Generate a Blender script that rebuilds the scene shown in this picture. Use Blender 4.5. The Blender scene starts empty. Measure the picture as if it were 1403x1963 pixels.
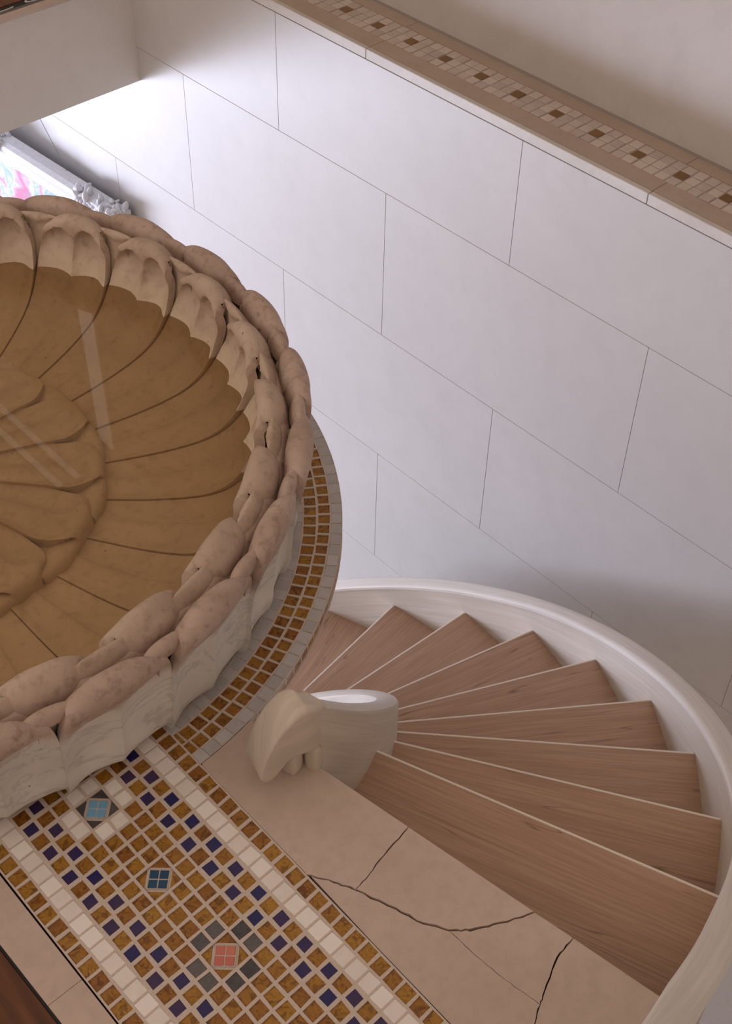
import bpy, bmesh, math, random
from mathutils import Vector, Matrix
import numpy as np

random.seed(7)
sc = bpy.context.scene
C = sc.collection
PI = math.pi
rad = math.radians

# ------------------------------------------------------------------ camera
cam_d = bpy.data.cameras.new('camera')
cam = bpy.data.objects.new('camera', cam_d)
C.objects.link(cam)
R = Matrix(((0.73163091, 0.47449461, -0.48945998),
            (-0.68148361, 0.52721567, -0.50756648),
            (0.01721341, 0.70491028, 0.70908758)))
cam.matrix_world = Matrix.Translation((0, 0, 1.7)) @ R.to_4x4()
cam_d.sensor_fit = 'VERTICAL'
cam_d.sensor_height = 36.0
cam_d.lens = 2533.42 / 1963 * 36.0
cam_d.clip_start = 0.05
sc.camera = cam

# ------------------------------------------------------------------ light
W = bpy.data.worlds.new('world')
sc.world = W
W.use_nodes = True
bg = W.node_tree.nodes['Background']
bg.inputs['Color'].default_value = (1.0, 0.755, 0.60, 1)
bg.inputs['Strength'].default_value = 0.50

def area(name, loc, target, sx, sy, power, col):
    d = bpy.data.lights.new(name, 'AREA')
    d.shape = 'RECTANGLE'; d.size = sx; d.size_y = sy
    d.energy = power; d.color = col
    o = bpy.data.objects.new(name, d); C.objects.link(o)
    o.location = loc
    o.rotation_euler = (Vector(target) - Vector(loc)).to_track_quat('-Z', 'Y').to_euler()
    return o
# daylight of the tall window at the far end of the lower storey, under the upper floor
area('window_daylight', (-1.5, 7.3, -2.40), (2.0, 1.5, -0.7), 4.4, 1.2, 445, (0.73, 0.785, 1.0))
# unseen warm fill added on the upper storey, lighting from the left
area('upper_window_daylight', (-2.6, 2.6, 2.6), (0.9, 1.2, 0.0), 2.0, 1.6, 24, (1.0, 0.86, 0.74))

sc.view_settings.view_transform = 'Standard'
sc.view_settings.look = 'None'
sc.view_settings.exposure = 0.10
sc.view_settings.gamma = 1.0
sc.view_settings.use_curve_mapping = False

# ------------------------------------------------------------------ materials
class NT:
    def __init__(s, name):
        s.m = bpy.data.materials.new(name); s.m.use_nodes = True
        s.t = s.m.node_tree; s.n = s.t.nodes; s.l = s.t.links
        s.p = s.n['Principled BSDF']
    def node(s, kind, **kw):
        n = s.n.new(kind)
        for k, v in kw.items():
            if k in n.inputs.keys(): 
                if hasattr(v, 'is_output') or isinstance(v, bpy.types.NodeSocket): s.l.new(v, n.inputs[k])
                else: n.inputs[k].default_value = v
            else: setattr(n, k, v)
        return n
    def link(s, a, b): s.l.new(a, b)
    def coord(s, kind='Object'):
        if kind == 'World': return s.node('ShaderNodeNewGeometry').outputs['Position']
        return s.node('ShaderNodeTexCoord').outputs[kind]
    def mapped(s, v, scale=(1, 1, 1), loc=None, rot=(0, 0, 0)):
        n = s.node('ShaderNodeMapping')
        s.link(v, n.inputs['Vector']); n.inputs['Scale'].default_value = scale
        n.inputs['Rotation'].default_value = rot
        if loc is not None:
            if isinstance(loc, bpy.types.NodeSocket): s.link(loc, n.inputs['Location'])
            else: n.inputs['Location'].default_value = loc
        return n.outputs[0]
    def noise(s, v, scale, detail=4, rough=.55, dist=0.0):
        n = s.node('ShaderNodeTexNoise'); s.link(v, n.inputs['Vector'])
        n.inputs['Scale'].default_value = scale; n.inputs['Detail'].default_value = detail
        n.inputs['Roughness'].default_value = rough; n.inputs['Distortion'].default_value = dist
        return n.outputs['Fac']
    def ramp(s, f, stops, interp='LINEAR'):
        n = s.node('ShaderNodeValToRGB'); s.link(f, n.inputs[0])
        e = n.color_ramp.elements; n.color_ramp.interpolation = interp
        while len(e) < len(stops): e.new(0.5)
        for a, (p, c) in zip(e, stops):
            a.position = p
            a.color = (c, c, c, 1) if not isinstance(c, tuple) else (*c, 1)
        return n.outputs['Color']
    def mix(s, f, a, b, mode='MIX'):
        n = s.node('ShaderNodeMix'); n.data_type = 'RGBA'; n.blend_type = mode
        for sock, v in ((n.inputs[0], f), (n.inputs[6], a), (n.inputs[7], b)):
            if isinstance(v, bpy.types.NodeSocket): s.link(v, sock)
            elif isinstance(v, tuple): sock.default_value = (*v, 1)
            else: sock.default_value = v
        return n.outputs[2]
    def math(s, op, a, b=0.0):
        n = s.node('ShaderNodeMath'); n.operation = op
        for sock, v in ((n.inputs[0], a), (n.inputs[1], b)):
            if isinstance(v, bpy.types.NodeSocket): s.link(v, sock)
            else: sock.default_value = v
        return n.outputs[0]
    def bump(s, h, strength=.2, dist=.01):
        n = s.node('ShaderNodeBump'); s.link(h, n.inputs['Height'])
        n.inputs['Strength'].default_value = strength; n.inputs['Distance'].default_value = dist
        s.link(n.outputs[0], s.p.inputs['Normal']); return n
    def set(s, color=None, rough=None, metal=None, spec=None, coat=None):
        for k, v in (('Base Color', color), ('Roughness', rough), ('Metallic', metal),
                     ('Specular IOR Level', spec), ('Coat Weight', coat)):
            if v is None: continue
            if isinstance(v, bpy.types.NodeSocket): s.link(v, s.p.inputs[k])
            elif isinstance(v, tuple): s.p.inputs[k].default_value = (*v, 1)
            else: s.p.inputs[k].default_value = v
        return s

def srgb(r, g, b):
    f = lambda c: (c / 255 / 12.92) if c / 255 <= .04045 else ((c / 255 + .055) / 1.055) ** 2.4
    return (f(r), f(g), f(b))

def mat_stone(name, c1, c2, c3, scale=3.0, rough=.55, spots=True, spec=.35):
    t = NT(name); p = t.coord('World')
    n1 = t.noise(p, scale, 6, .6, .4); n2 = t.noise(p, scale * 9, 5, .65)
    col = t.mix(t.ramp(n1, [(.35, 0.0), (.65, 1.0)]), c1, c2)
    col = t.mix(t.ramp(n2, [(.45, 0.0), (.75, .55)]), col, c3)
    if spots:
        v = t.node('ShaderNodeTexVoronoi'); t.link(p, v.inputs['Vector']); v.inputs['Scale'].default_value = scale * 10
        sp = t.ramp(v.outputs['Distance'], [(0.03, .5), (0.07, 0.0)])
        gate = t.ramp(t.noise(p, scale * 4, 2), [(.58, 0.0), (.64, 1.0)])
        col = t.mix(t.math('MULTIPLY', sp, gate), col, tuple(x * .45 for x in c3))
    t.set(col, rough, spec=spec)
    t.bump(n2, .08, .004)
    return t.m

M = {}
M['wall'] = mat_stone('limestone_wall', (.555, .54, .53), (.52, .505, .495), (.49, .475, .465), 1.6, .42, False)
M['wall_up'] = mat_stone('plaster_upper_wall', (.57, .54, .52), (.51, .48, .46), (.48, .45, .43), 1.2, .7, False)
M['fascia'] = mat_stone('painted_fascia', (.70, .68, .66), (.66, .635, .61), (.63, .60, .575), 2.0, .6, False)
M['joint'] = NT('dark_joint').set((.20, .15, .11), .9).m
M['ledge'] = mat_stone('ledge_stone', (.47, .375, .31), (.42, .33, .27), (.38, .295, .24), 4, .5, False)
M['ledge_edge'] = mat_stone('ledge_edge_stone', (.60, .57, .54), (.54, .51, .47), (.5, .46, .42), 6, .5, False)
M['slab'] = mat_stone('beige_limestone', (.62, .51, .445), (.56, .455, .39), (.47, .375, .315), 5, .45)
M['crack'] = NT('crack_dirt').set((.035, .028, .022), .95).m
M['caulk'] = NT('grey_caulk').set((.30, .27, .26), .7).m
M['black'] = NT('black_metal_strip').set((.008, .008, .01), .5).m
M['grey'] = NT('grey_metal_strip').set((.13, .12, .13), .45).m

def mat_grout(name, c):
    t = NT(name); p = t.coord('World')
    n = t.noise(p, 260, 5, .7)
    t.set(t.mix(t.ramp(n, [(.3, 0.0), (.75, 1.0)]), tuple(x * .78 for x in c), c), .9, spec=.2)
    t.bump(n, .35, .002)
    return t.m
M['grout'] = mat_grout('sandy_grout', (.72, .63, .56))
M['grout_grey'] = mat_grout('grey_grout', (.42, .36, .32))

def mat_gold():
    t = NT('amber_glass_tile'); p = t.coord('World')
    n = t.noise(p, 75, 3, .5, 1.2)
    w = t.ramp(n, [(.36, 0.0), (.47, .75), (.52, 1.0), (.66, .55)])
    col = t.mix(w, (.20, .082, .010), (.40, .190, .022))
    oi = t.node('ShaderNodeObjectInfo')
    hsv = t.node('ShaderNodeHueSaturation'); t.link(col, hsv.inputs['Color'])
    t.link(t.math('ADD', t.math('MULTIPLY', oi.outputs['Random'], .32), .80), hsv.inputs['Value'])
    t.link(t.math('ADD', t.math('MULTIPLY', oi.outputs['Random'], .018), .490), hsv.inputs['Hue'])
    t.set(hsv.outputs[0], .3, .15, .5, .25)
    t.bump(n, .55, .006)
    return t.m
M['gold_tile'] = mat_gold()

def mat_tile(name, c1, c2, rough=.3, scale=70, bump=.1, coat=.2, metal=0.0):
    t = NT(name); p = t.coord('World'); oi = t.node('ShaderNodeObjectInfo')
    n = t.noise(p, scale, 4, .6, .8)
    f = t.math('ADD', t.math('MULTIPLY', n, .6), t.math('MULTIPLY', oi.outputs['Random'], .5))
    t.set(t.mix(t.ramp(f, [(.3, 0.0), (.8, 1.0)]), c1, c2), rough, metal, .5, coat)
    t.bump(n, bump, .004)
    return t.m
M['white_tile'] = mat_tile('white_marble_tile', (.92, .90, .88), (.80, .76, .73), .35, 40, .12)
M['grey_tile'] = mat_tile('pearl_grey_tile', (.60, .60, .62), (.47, .47, .49), .3, 60, .12)
M['indigo_tile'] = mat_tile('indigo_glass_tile', (.010, .012, .115), (.050, .024, .090), .35, 60, .1, .1, .0)
M['slate_tile'] = mat_tile('slate_glass_tile', (.055, .055, .065), (.14, .135, .14), .3, 90, .6, .4, .3)
M['sky_tile'] = mat_tile('sky_blue_glass_tile', (.16, .42, .68), (.22, .50, .74), .2, 40, .05)
M['teal_tile'] = mat_tile('deep_teal_glass_tile', (.003, .055, .15), (.004, .075, .16), .3, 40, .05, .1)
M['coral_tile'] = mat_tile('coral_glass_tile', (.56, .15, .115), (.62, .22, .16), .25, 40, .05)
M['ledge_tile'] = mat_tile('pale_ledge_tile', (.60, .52, .46), (.46, .39, .34), .4, 40, .1)
M['ledge_gold'] = mat_tile('brown_gold_ledge_tile', (.17, .085, .022), (.22, .11, .03), .35, 60, .3)

def mat_oak():
    t = NT('oak_tread'); o = t.coord('Object'); oi = t.node('ShaderNodeObjectInfo')
    off = t.node('ShaderNodeCombineXYZ'); t.link(t.math('MULTIPLY', oi.outputs['Random'], 30), off.inputs[0])
    t.link(t.math('MULTIPLY', oi.outputs['Random'], 17), off.inputs[1])
    v = t.mapped(o, (1.2, 16, 16), off.outputs[0])
    n = t.noise(v, 1.6, 5, .6, .5)
    v2 = t.mapped(o, (6, 190, 190), off.outputs[0])
    f = t.noise(v2, 1.0, 3, .6, .2)
    col = t.mix(t.ramp(n, [(.3, 0.0), (.7, 1.0)]), (.47, .300, .205), (.56, .380, .275))
    col = t.mix(t.ramp(f, [(.44, .35), (.56, 0.0)]), col, (.34, .21, .14))
    v3 = t.mapped(o, (.9, 26, 26), off.outputs[0])
    cr = t.noise(v3, .8, 2, .5, .1)
    col = t.mix(t.ramp(cr, [(.4975, 0.0), (.5, .55), (.5025, 0.0)]), col, (.10, .05, .03))
    t.set(col, .5, spec=.4)
    t.bump(f, .12, .002)
    return t.m
M['oak'] = mat_oak()

def mat_pale(name, a=(.64, .585, .51), b=(.56, .495, .42)):
    t = NT(name); uv = t.node('ShaderNodeUVMap').outputs[0]
    n = t.noise(t.mapped(uv, (1.3, 18, 1)), 1.7, 5, .6, .6)
    f = t.noise(t.mapped(uv, (5, 150, 1)), 1.0, 3, .6, .2)
    col = t.mix(t.ramp(n, [(.32, 0.0), (.68, 1.0)]), a, b)
    col = t.mix(t.ramp(f, [(.42, .25), (.58, 0.0)]), col, tuple(x * .72 for x in b))
    t.set(col, .45, spec=.4)
    return t.m
M['pale'] = mat_pale('bleached_wood')
M['pale_cap'] = mat_pale('bleached_wood_cap', (.76, .72, .67), (.66, .62, .57))

M['nosing'] = NT('pale_worn_nosing').set((.92, .86, .78), .4).m  # pale tone paints light caught on the tread edges, along with wear

def mat_darkwood():
    t = NT('dark_wood_floor'); p = t.coord('World')
    n = t.noise(t.mapped(p, (14, 2, 2), rot=(0, 0, .25)), 1.5, 5, .6, .8)
    t.set(t.mix(t.ramp(n, [(.32, 0.0), (.7, 1.0)]), (.05, .016, .006), (.21, .075, .026)), .35)
    return t.m
M['darkwood'] = mat_darkwood()

def mat_basin():
    t = NT('carved_basin_stone'); p = t.coord('World')
    n1 = t.noise(p, 9, 6, .62, .6); n2 = t.noise(p, 55, 5, .65)
    # marble veins
    vv = t.noise(t.mapped(p, (3, 3, 7), rot=(.5, .35, 0)), 1.7, 7, .68, .6)
    vein = t.ramp(vv, [(.475, 0.0), (.5, .55), (.53, 0.0)])
    marble = t.mix(t.ramp(n1, [(.35, 0.0), (.65, 1.0)]), (.76, .745, .71), (.65, .63, .595))
    marble = t.mix(vein, marble, (.40, .40, .40))
    pink = t.mix(t.ramp(n1, [(.35, 0.0), (.68, 1.0)]), (.56, .44, .38), (.41, .305, .25))
    pink = t.mix(t.ramp(n2, [(.5, 0.0), (.72, .6)]), pink, (.22, .145, .105))
    sep = t.node('ShaderNodeSeparateXYZ'); t.link(p, sep.inputs[0])
    x = t.math('SUBTRACT', sep.outputs[0], .555); y = t.math('SUBTRACT', sep.outputs[1], 1.73)
    rr = t.math('SQRT', t.math('ADD', t.math('MULTIPLY', x, x), t.math('MULTIPLY', y, y)))
    zz = t.math('ADD', sep.outputs[2], t.math('MULTIPLY', t.math('SUBTRACT', n1, .5), .09))
    top = t.ramp(zz, [(.165, 0.0), (.205, 1.0)])
    outside = t.ramp(rr, [(.655, 0.0), (.665, 1.0)])
    inner = t.mix(t.ramp(n1, [(.3, 0.0), (.7, 1.0)]), (.65, .54, .42), (.56, .455, .345))
    inner = t.mix(t.ramp(n2, [(.52, 0.0), (.75, .5)]), inner, (.36, .26, .17))
    outer = t.mix(top, marble, pink)
    inn = t.mix(t.math('MULTIPLY', top, .6), inner, pink)
    col = t.mix(outside, inn, outer)
    v = t.node('ShaderNodeTexVoronoi'); t.link(p, v.inputs['Vector']); v.inputs['Scale'].default_value = 42
    sp = t.math('MULTIPLY', t.ramp(v.outputs['Distance'], [(.06, .8), (.11, 0.0)]), t.ramp(t.noise(p, 14, 2), [(.6, 0.0), (.66, 1.0)]))
    col = t.mix(sp, col, (.09, .055, .035))
    t.set(col, .6, spec=.3)
    h = t.math('ADD', t.math('MULTIPLY', n1, .6), t.math('MULTIPLY', n2, .4))
    t.bump(h, .25, .012)
    return t.m
M['basin'] = mat_basin()

def mat_water():
    m = bpy.data.materials.new('still_water'); m.use_nodes = True
    nt = m.node_tree; nt.nodes.clear()
    out = nt.nodes.new('ShaderNodeOutputMaterial'); mx = nt.nodes.new('ShaderNodeMixShader')
    tr = nt.nodes.new('ShaderNodeBsdfTransparent'); gl = nt.nodes.new('ShaderNodeBsdfGlossy')
    fr = nt.nodes.new('ShaderNodeFresnel'); fr.inputs['IOR'].default_value = 1.33
    tr.inputs['Color'].default_value = (.96, .87, .71, 1); gl.inputs['Roughness'].default_value = 0.0
    gl.inputs['Color'].default_value = (1, 1, 1, 1)
    for a, b in ((fr.outputs[0], mx.inputs[0]), (tr.outputs[0], mx.inputs[1]), (gl.outputs[0], mx.inputs[2]), (mx.outputs[0], out.inputs[0])):
        nt.links.new(a, b)
    return m
M['water'] = mat_water()

def mat_plaster():
    t = NT('white_carved_plaster'); p = t.coord('World')
    n = t.noise(p, 60, 5, .6)
    t.set(t.mix(t.ramp(n, [(.35, 0.0), (.7, 1.0)]), (.66, .66, .68), (.56, .56, .59)), .5)
    t.bump(n, .3, .004)
    return t.m
M['plaster'] = mat_plaster()

def mat_canvas():
    t = NT('painted_canvas'); p = t.coord('World')
    n = t.noise(p, 9, 2, .5, .8); n2 = t.noise(t.mapped(p, (1, 1, 1), (3.1, 1.7, .4)), 16, 3, .5, 1.5)
    col = t.ramp(n, [(.38, (.50, .10, .24)), (.47, (.58, .26, .40)), (.53, (.60, .58, .52)), (.60, (.24, .38, .52)), (.68, (.50, .52, .30))])
    line = t.ramp(n2, [(.47, 0.0), (.5, .8), (.53, 0.0)])
    t.set(t.mix(line, col, (.16, .30, .34)), .6)
    return t.m
M['canvas'] = mat_canvas()

# ------------------------------------------------------------------ helpers
def tag(o, label=None, cat=None, group=None, kind=None):
    if label: o['label'] = label
    if cat: o['category'] = cat
    if group: o['group'] = group
    if kind: o['kind'] = kind
    return o

def link(name, me, m, parent=None, smooth=False, sharp=None):
    o = bpy.data.objects.new(name, me); C.objects.link(o)
    if m is not None and not me.materials: me.materials.append(m)
    if parent is not None: o.parent = parent
    if smooth:
        me.polygons.foreach_set('use_smooth', [True] * len(me.polygons))
        if sharp: me.set_sharp_from_angle(angle=rad(sharp))
    return o

def mesh(name, V, F):
    me = bpy.data.meshes.new(name); me.from_pydata([tuple(v) for v in V], [], F); me.update(); return me

def fixn(me):
    bm = bmesh.new(); bm.from_mesh(me); bmesh.ops.recalc_face_normals(bm, faces=bm.faces); bm.to_mesh(me); bm.free(); return me

def empty(name, loc=(0, 0, 0)):
    o = bpy.data.objects.new(name, None); C.objects.link(o); o.location = loc; o.empty_display_size = .1
    return o

def prism(poly, z0, z1, bevel=0.0, seg=1):
    """vertical prism over a plan polygon, top edges optionally bevelled"""
    bm = bmesh.new()
    vs = [bm.verts.new((x, y, z1)) for x, y in poly]
    f = bm.faces.new(vs)
    if f.normal.z < 0: f.normal_flip()
    f.normal_update()
    if f.normal.z < 0: f.normal_flip()
    ret = bmesh.ops.extrude_face_region(bm, geom=[f])
    low = [g for g in ret['geom'] if isinstance(g, bmesh.types.BMVert)]
    for v in low: v.co.z = z0
    bmesh.ops.recalc_face_normals(bm, faces=bm.faces)
    if bevel:
        ed = [e for e in bm.edges if abs(e.verts[0].co.z - z1) < 1e-6 and abs(e.verts[1].co.z - z1) < 1e-6]
        bmesh.ops.bevel(bm, geom=ed, offset=bevel, segments=seg, profile=.5, affect='EDGES', clamp_overlap=True)
    bmesh.ops.triangulate(bm, faces=[f_ for f_ in bm.faces if len(f_.verts) > 4], ngon_method='EAR_CLIP')
    me = bpy.data.meshes.new('prism'); bm.to_mesh(me); bm.free()
    return me

def box(x0, x1, y0, y1, z0, z1, bevel=0.0):
    bm = bmesh.new()
    bmesh.ops.create_cube(bm, size=1)
    for v in bm.verts:
        v.co = ((x0 + x1) / 2 + v.co.x * (x1 - x0), (y0 + y1) / 2 + v.co.y * (y1 - y0), (z0 + z1) / 2 + v.co.z * (z1 - z0))
    if bevel: bmesh.ops.bevel(bm, geom=bm.edges[:], offset=bevel, segments=1, affect='EDGES')
    me = bpy.data.meshes.new('box'); bm.to_mesh(me); bm.free(); return me

# ------------------------------------------------------------------ right wall, ledge, upper wall
WX = 2.2
LEDGE = 0.154
ZF = -3.06
wall = link('wall_right', box(WX + .006, WX + .3, -2.2, 7.4, ZF, LEDGE - .03), M['joint'])
tag(wall, 'tall stair wall clad in large pale limestone panels with thin joints', 'wall', kind='structure')
rows = [(LEDGE - .032, -.228), (-.228, -.707), (-.707, -1.186), (-1.186, -1.665), (-1.665, -2.144), (-2.144, -2.62), (-2.62, ZF)]
PW = .9
g = .0005
for i, (z1, z0) in enumerate(rows):
    first = 1.782 if i % 2 == 0 else 1.334
    y = first - 5 * PW
    while y < 7.3:
        me = box(WX, WX + .02, y + g, y + PW - g, z0 + g, z1 - g, .0006)
        link('wall_panel', me, M['wall'], wall)
        y += PW

# ledge (a sill 15 cm above floor level) with mosaic band
trim = link('trim_1', box(WX + .002, WX + .21, -2.2, 7.4, LEDGE - .03, LEDGE - .006), M['joint'])
tag(trim, 'brown stone wall ledge with a band of pale mosaic and gold squares', 'ledge', kind='structure')
yj = [-2.2, -.38, .52, 1.413, 2.319, 3.22, 4.12, 5.02, 5.9, 7.4]
for a, b in zip(yj, yj[1:]):
    link('edge_strip', box(WX - .004, WX + .011, a + .0008, b - .0008, LEDGE - .028, LEDGE - .001, .0012), M['ledge_edge'], trim)
    link('stone_band', box(WX + .0115, WX + .0625, a + .0006, b - .0006, LEDGE - .02, LEDGE, .0005), M['ledge'], trim)
    link('stone_band', box(WX + .1595, WX + .205, a + .02, b + .0188, LEDGE - .02, LEDGE, .0005), M['ledge'], trim)
link('grout_bed', box(WX + .0625, WX + .1595, -2.2, 7.4, LEDGE - .02, LEDGE - .0022), M['grout_grey'], trim)
tp = .12325 / 4
tme = [box(-.0143, .0143, -.0139, .0139, -.012, 0, .0012) for _ in range(1)][0]
tmp_ = tme.copy(); tme.materials.append(M['ledge_tile']); tmp_.materials.append(M['ledge_gold'])
for k in range(-34, 60):
    yy = 1.7792 + k * tp
    if not (.80 < yy < 3.45): continue
    for r_ in range(3):
        gold = (r_ == 1 and k % 4 == 0)
        o = link('gold_tile' if gold else 'pale_tile', tmp_ if gold else tme, None, trim)
        o.location = (2.311 + (r_ - 1) * .0313 + random.uniform(-.0007, .0007), yy + random.uniform(-.0007, .0007), LEDGE + random.uniform(-.0012, .0004))
        o.rotation_euler = (random.uniform(-.012, .012), random.uniform(-.012, .012), random.uniform(-.03, .03))
wu = link('wall_upper', box(WX + .205, WX + .4, -2.2, 7.4, LEDGE - .02, 3.0), M['wall_up'])
tag(wu, 'plain warm grey plaster wall rising behind the mosaic ledge', 'wall', kind='structure')
link('caulk_line', box(WX + .199, WX + .206, -2.2, 7.4, LEDGE - .002, LEDGE + .0035, .001), M['caulk'], wu)

# ------------------------------------------------------------------ opposite floor edge
FY = 3.368
fo = link('floor_opposite', box(-2.5, WX, FY + .004, 7.4, -.341, -.017), M['fascia'])
tag(fo, 'edge of the opposite floor with a smooth greige fascia', 'floor', kind='structure')
link('stone_edge', box(-2.5, WX, FY, FY + .022, -.017, 0, .002), M['slab'], fo)
link('edge_strip', box(-2.5, WX, FY + .0225, FY + .036, -.017, -.001), M['grey'], fo)
bs = link('black_border', box(-2.5, WX, FY + .036, FY + .066, -.017, -.003), M['black'], fo)
for k in range(14):
    link('floor_board', box(-2.5, WX, FY + .067 + k * .09, FY + .067 + (k + 1) * .09 - .001, -.017, -.001, .0008), M['darkwood'], fo)
def tube(pts, r, res=8, closed=False):
    cu = bpy.data.curves.new('t', 'CURVE'); cu.dimensions = '3D'; sp = cu.splines.new('POLY')
    sp.points.add(len(pts) - 1)
    for p, q in zip(sp.points, pts): p.co = (*q, 1)
    sp.use_cyclic_u = closed
    cu.bevel_depth = r; cu.bevel_resolution = 3; cu.use_fill_caps = True
    o = bpy.data.objects.new('t', cu); me = bpy.data.meshes.new_from_object(o)
    bpy.data.objects.remove(o); bpy.data.curves.remove(cu)
    return me
for k in range(4):
    cx = 1.905 - k * .12
    pts = [(cx + .026 * math.cos(a) * (1 + .15 * a), FY + .052 + .011 * math.sin(a), -.002) for a in np.linspace(2.2, 5.6, 18)]
    link('scroll_inlay', tube(pts, .0022), M['plaster'], bs, True)

# ------------------------------------------------------------------ lower floor
fl = link('floor_lower', box(-4, WX, -2.2, 7.4, ZF - .2, ZF), mat_stone('lower_floor_stone', (.62, .57, .52), (.55, .5, .45), (.5, .45, .4), 1.5, .5))
tag(fl, 'pale stone floor of the storey at the foot of the stairs', 'floor', kind='structure')

# ------------------------------------------------------------------ landing floor
SC = Vector((.5865, 1.574))            # axis of the stair
RC = Vector((.584, 1.723)); RR = .734  # round platform carrying the basin
edge = lambda y: .746 + .1653 * (.876 - y)   # landing edge above the first step
left = lambda y: .6155 + .013 * (y - .9)     # right border of the mosaic strip
sl = lambda y: .2915 + .013 * (y - .9)       # left border of the mosaic strip

arc = [(RC.x + RR * math.cos(rad(a)), RC.y + RR * math.sin(rad(a))) for a in np.linspace(-78.8, 180, 60)]
body = arc + [(-.15, 1.72), (-.15, -1.2), (edge(-.3) + .02, -1.2), (edge(-.3), -.3)]
sub = [(RC.x + (x - RC.x) * .80, RC.y + (y - RC.y) * .80) if y > .99 and x > -.14 else (x, y) for x, y in body]
fland = link('floor', prism([(x - .003, y) if y < .99 and x > .5 else (x, y) for x, y in sub], -.16, -.0075), M['crack'])
tag(fland, 'stair landing floor of gold mosaic and cracked beige limestone', 'floor', kind='structure')

# dark boards, black strip and stone border on the photographer's side
for k in range(9):
    x1 = .2335 - k * .085
    link('floor_board', box(x1 - .084, x1, -1.2, 2.6, -.03, -.004, .0008), M['darkwood'], fland)
link('black_border', box(.2335, .2368, -1.2, 2.6, -.03, -.002), M['black'], fland)
yb = [-1.2, .10, .826, 1.55, 2.6]
for a, b in zip(yb, yb[1:]):
    link('stone_border', prism([(.2370, a + .0004), (sl(a) - .0004, a + .0004), (sl(b) - .0004, b - .0004), (.2370, b - .0004)], -.03, 0), M['slab'], fland)

# cracked limestone between the mosaic and the first step
def crackline(pts, w0, w1, seed, amp=.0012):
    rnd = random.Random(seed)
    P = []
    for (a, b) in zip(pts, pts[1:]):
        n = 5
        for i in range(n):
            P.append((a[0] + (b[0] - a[0]) * i / n, a[1] + (b[1] - a[1]) * i / n))
    P.append(pts[-1])
    L, Rr = [], []
    for i, p in enumerate(P):
        a = P[max(0, i - 1)]; b = P[min(len(P) - 1, i + 1)]
        d = Vector((b[0] - a[0], b[1] - a[1])).normalized(); nrm = Vector((-d.y, d.x))
        j = rnd.uniform(-amp, amp) if 0 < i < len(P) - 1 else 0
        t = i / (len(P) - 1)
        w = (w0 + (w1 - w0) * t) * (1 + rnd.uniform(-.3, .3)) / 2
        c = Vector(p) + nrm * j
        L.append(tuple(c + nrm * w)); Rr.append(tuple(c - nrm * w))
    return L, Rr
def rv(l): return list(reversed(l))
c1a = [(left(.741), .741), (.636, .706), (.649, .677)]
c1b = [(.649, .677), (.672, .616), (.681, .584), (.703, .544)]
c1c = [(.703, .544), (.725, .525), (.764, .503), (edge(.482), .482)]
c2 = [(.649, .677), (.671, .679), (.716, .689), (edge(.698), .698)]
c4 = [(.703, .544), (.7035, .505), (.7060, .466), (.7105, .427), (.717, .388)]
c3r = [(.717, .388), (.736, .396), (.784, .417), (edge(.42), .42)]
c3l = [(.717, .388), (.692, .375), (.655, .350), (left(.335), .335)]
a_l, a_r = crackline(c1a, .002, .0032, 1)
b_l, b_r = crackline(c1b, .0032, .0038, 2)
d_l, d_r = crackline(c1c, .0038, .0022, 3)
e_l, e_r = crackline(c2, .0012, .0022, 4, .0008)
f_l, f_r = crackline(c4, .0009, .0008, 5, .0006)
h_l, h_r = crackline(c3r, .0018, .0024, 6)
i_l, i_r = crackline(c3l, .0018, .0018, 7)
seam = .0016
lm = lambda y: (left(y) + seam, y)
ringarc = [(RC.x + (RR + .0012) * math.cos(rad(a)), RC.y + (RR + .0012) * math.sin(rad(a))) for a in np.linspace(-87.2, -78.9, 9)]
polyA = [lm(.744), lm(.86), lm(.985)] + ringarc + [(edge(.876), .876), (edge(.70), .70)] + rv(e_l) + rv(a_l)
polyB = e_r + [(edge(.6), .6), (edge(.484), .484)] + rv(d_l)[1:] + rv(b_l)
polyC = a_r[1:] + b_r[1:] + f_r[1:] + i_r[1:] + [lm(.45), lm(.6)]
polyD = d_r + [(edge(.45), .45), (edge(.422), .422)] + rv(h_l)[:-1] + rv(f_l)[:-1]
polyE = i_l + [lm(.2), lm(-1.2), (edge(-.3), -1.2), (edge(-.3), -.3)] + rv(h_r)
for poly in (polyA, polyB, polyC, polyD, polyE):
    link('stone_slab', prism(poly, -.03, 0), M['slab'], fland)

# ---- mosaic strip: a grout bed with a hole for each tile, one tile object per hole
class Bed:
    def __init__(s): s.V = []; s.F = []
    def quad(s, q):
        n = len(s.V); s.V += q; s.F.append(tuple(range(n, n + len(q))))
    def cell(s, outer, hole, top, deep):
        n = len(outer)
        o = [(x, y, top) for x, y in outer]; h = [(x, y, top) for x, y in hole]; l = [(x, y, deep) for x, y in hole]
        for i in range(n):
            j = (i + 1) % n
            s.quad([o[i], o[j], h[j], h[i]]); s.quad([h[i], h[j], l[j], l[i]])

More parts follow.
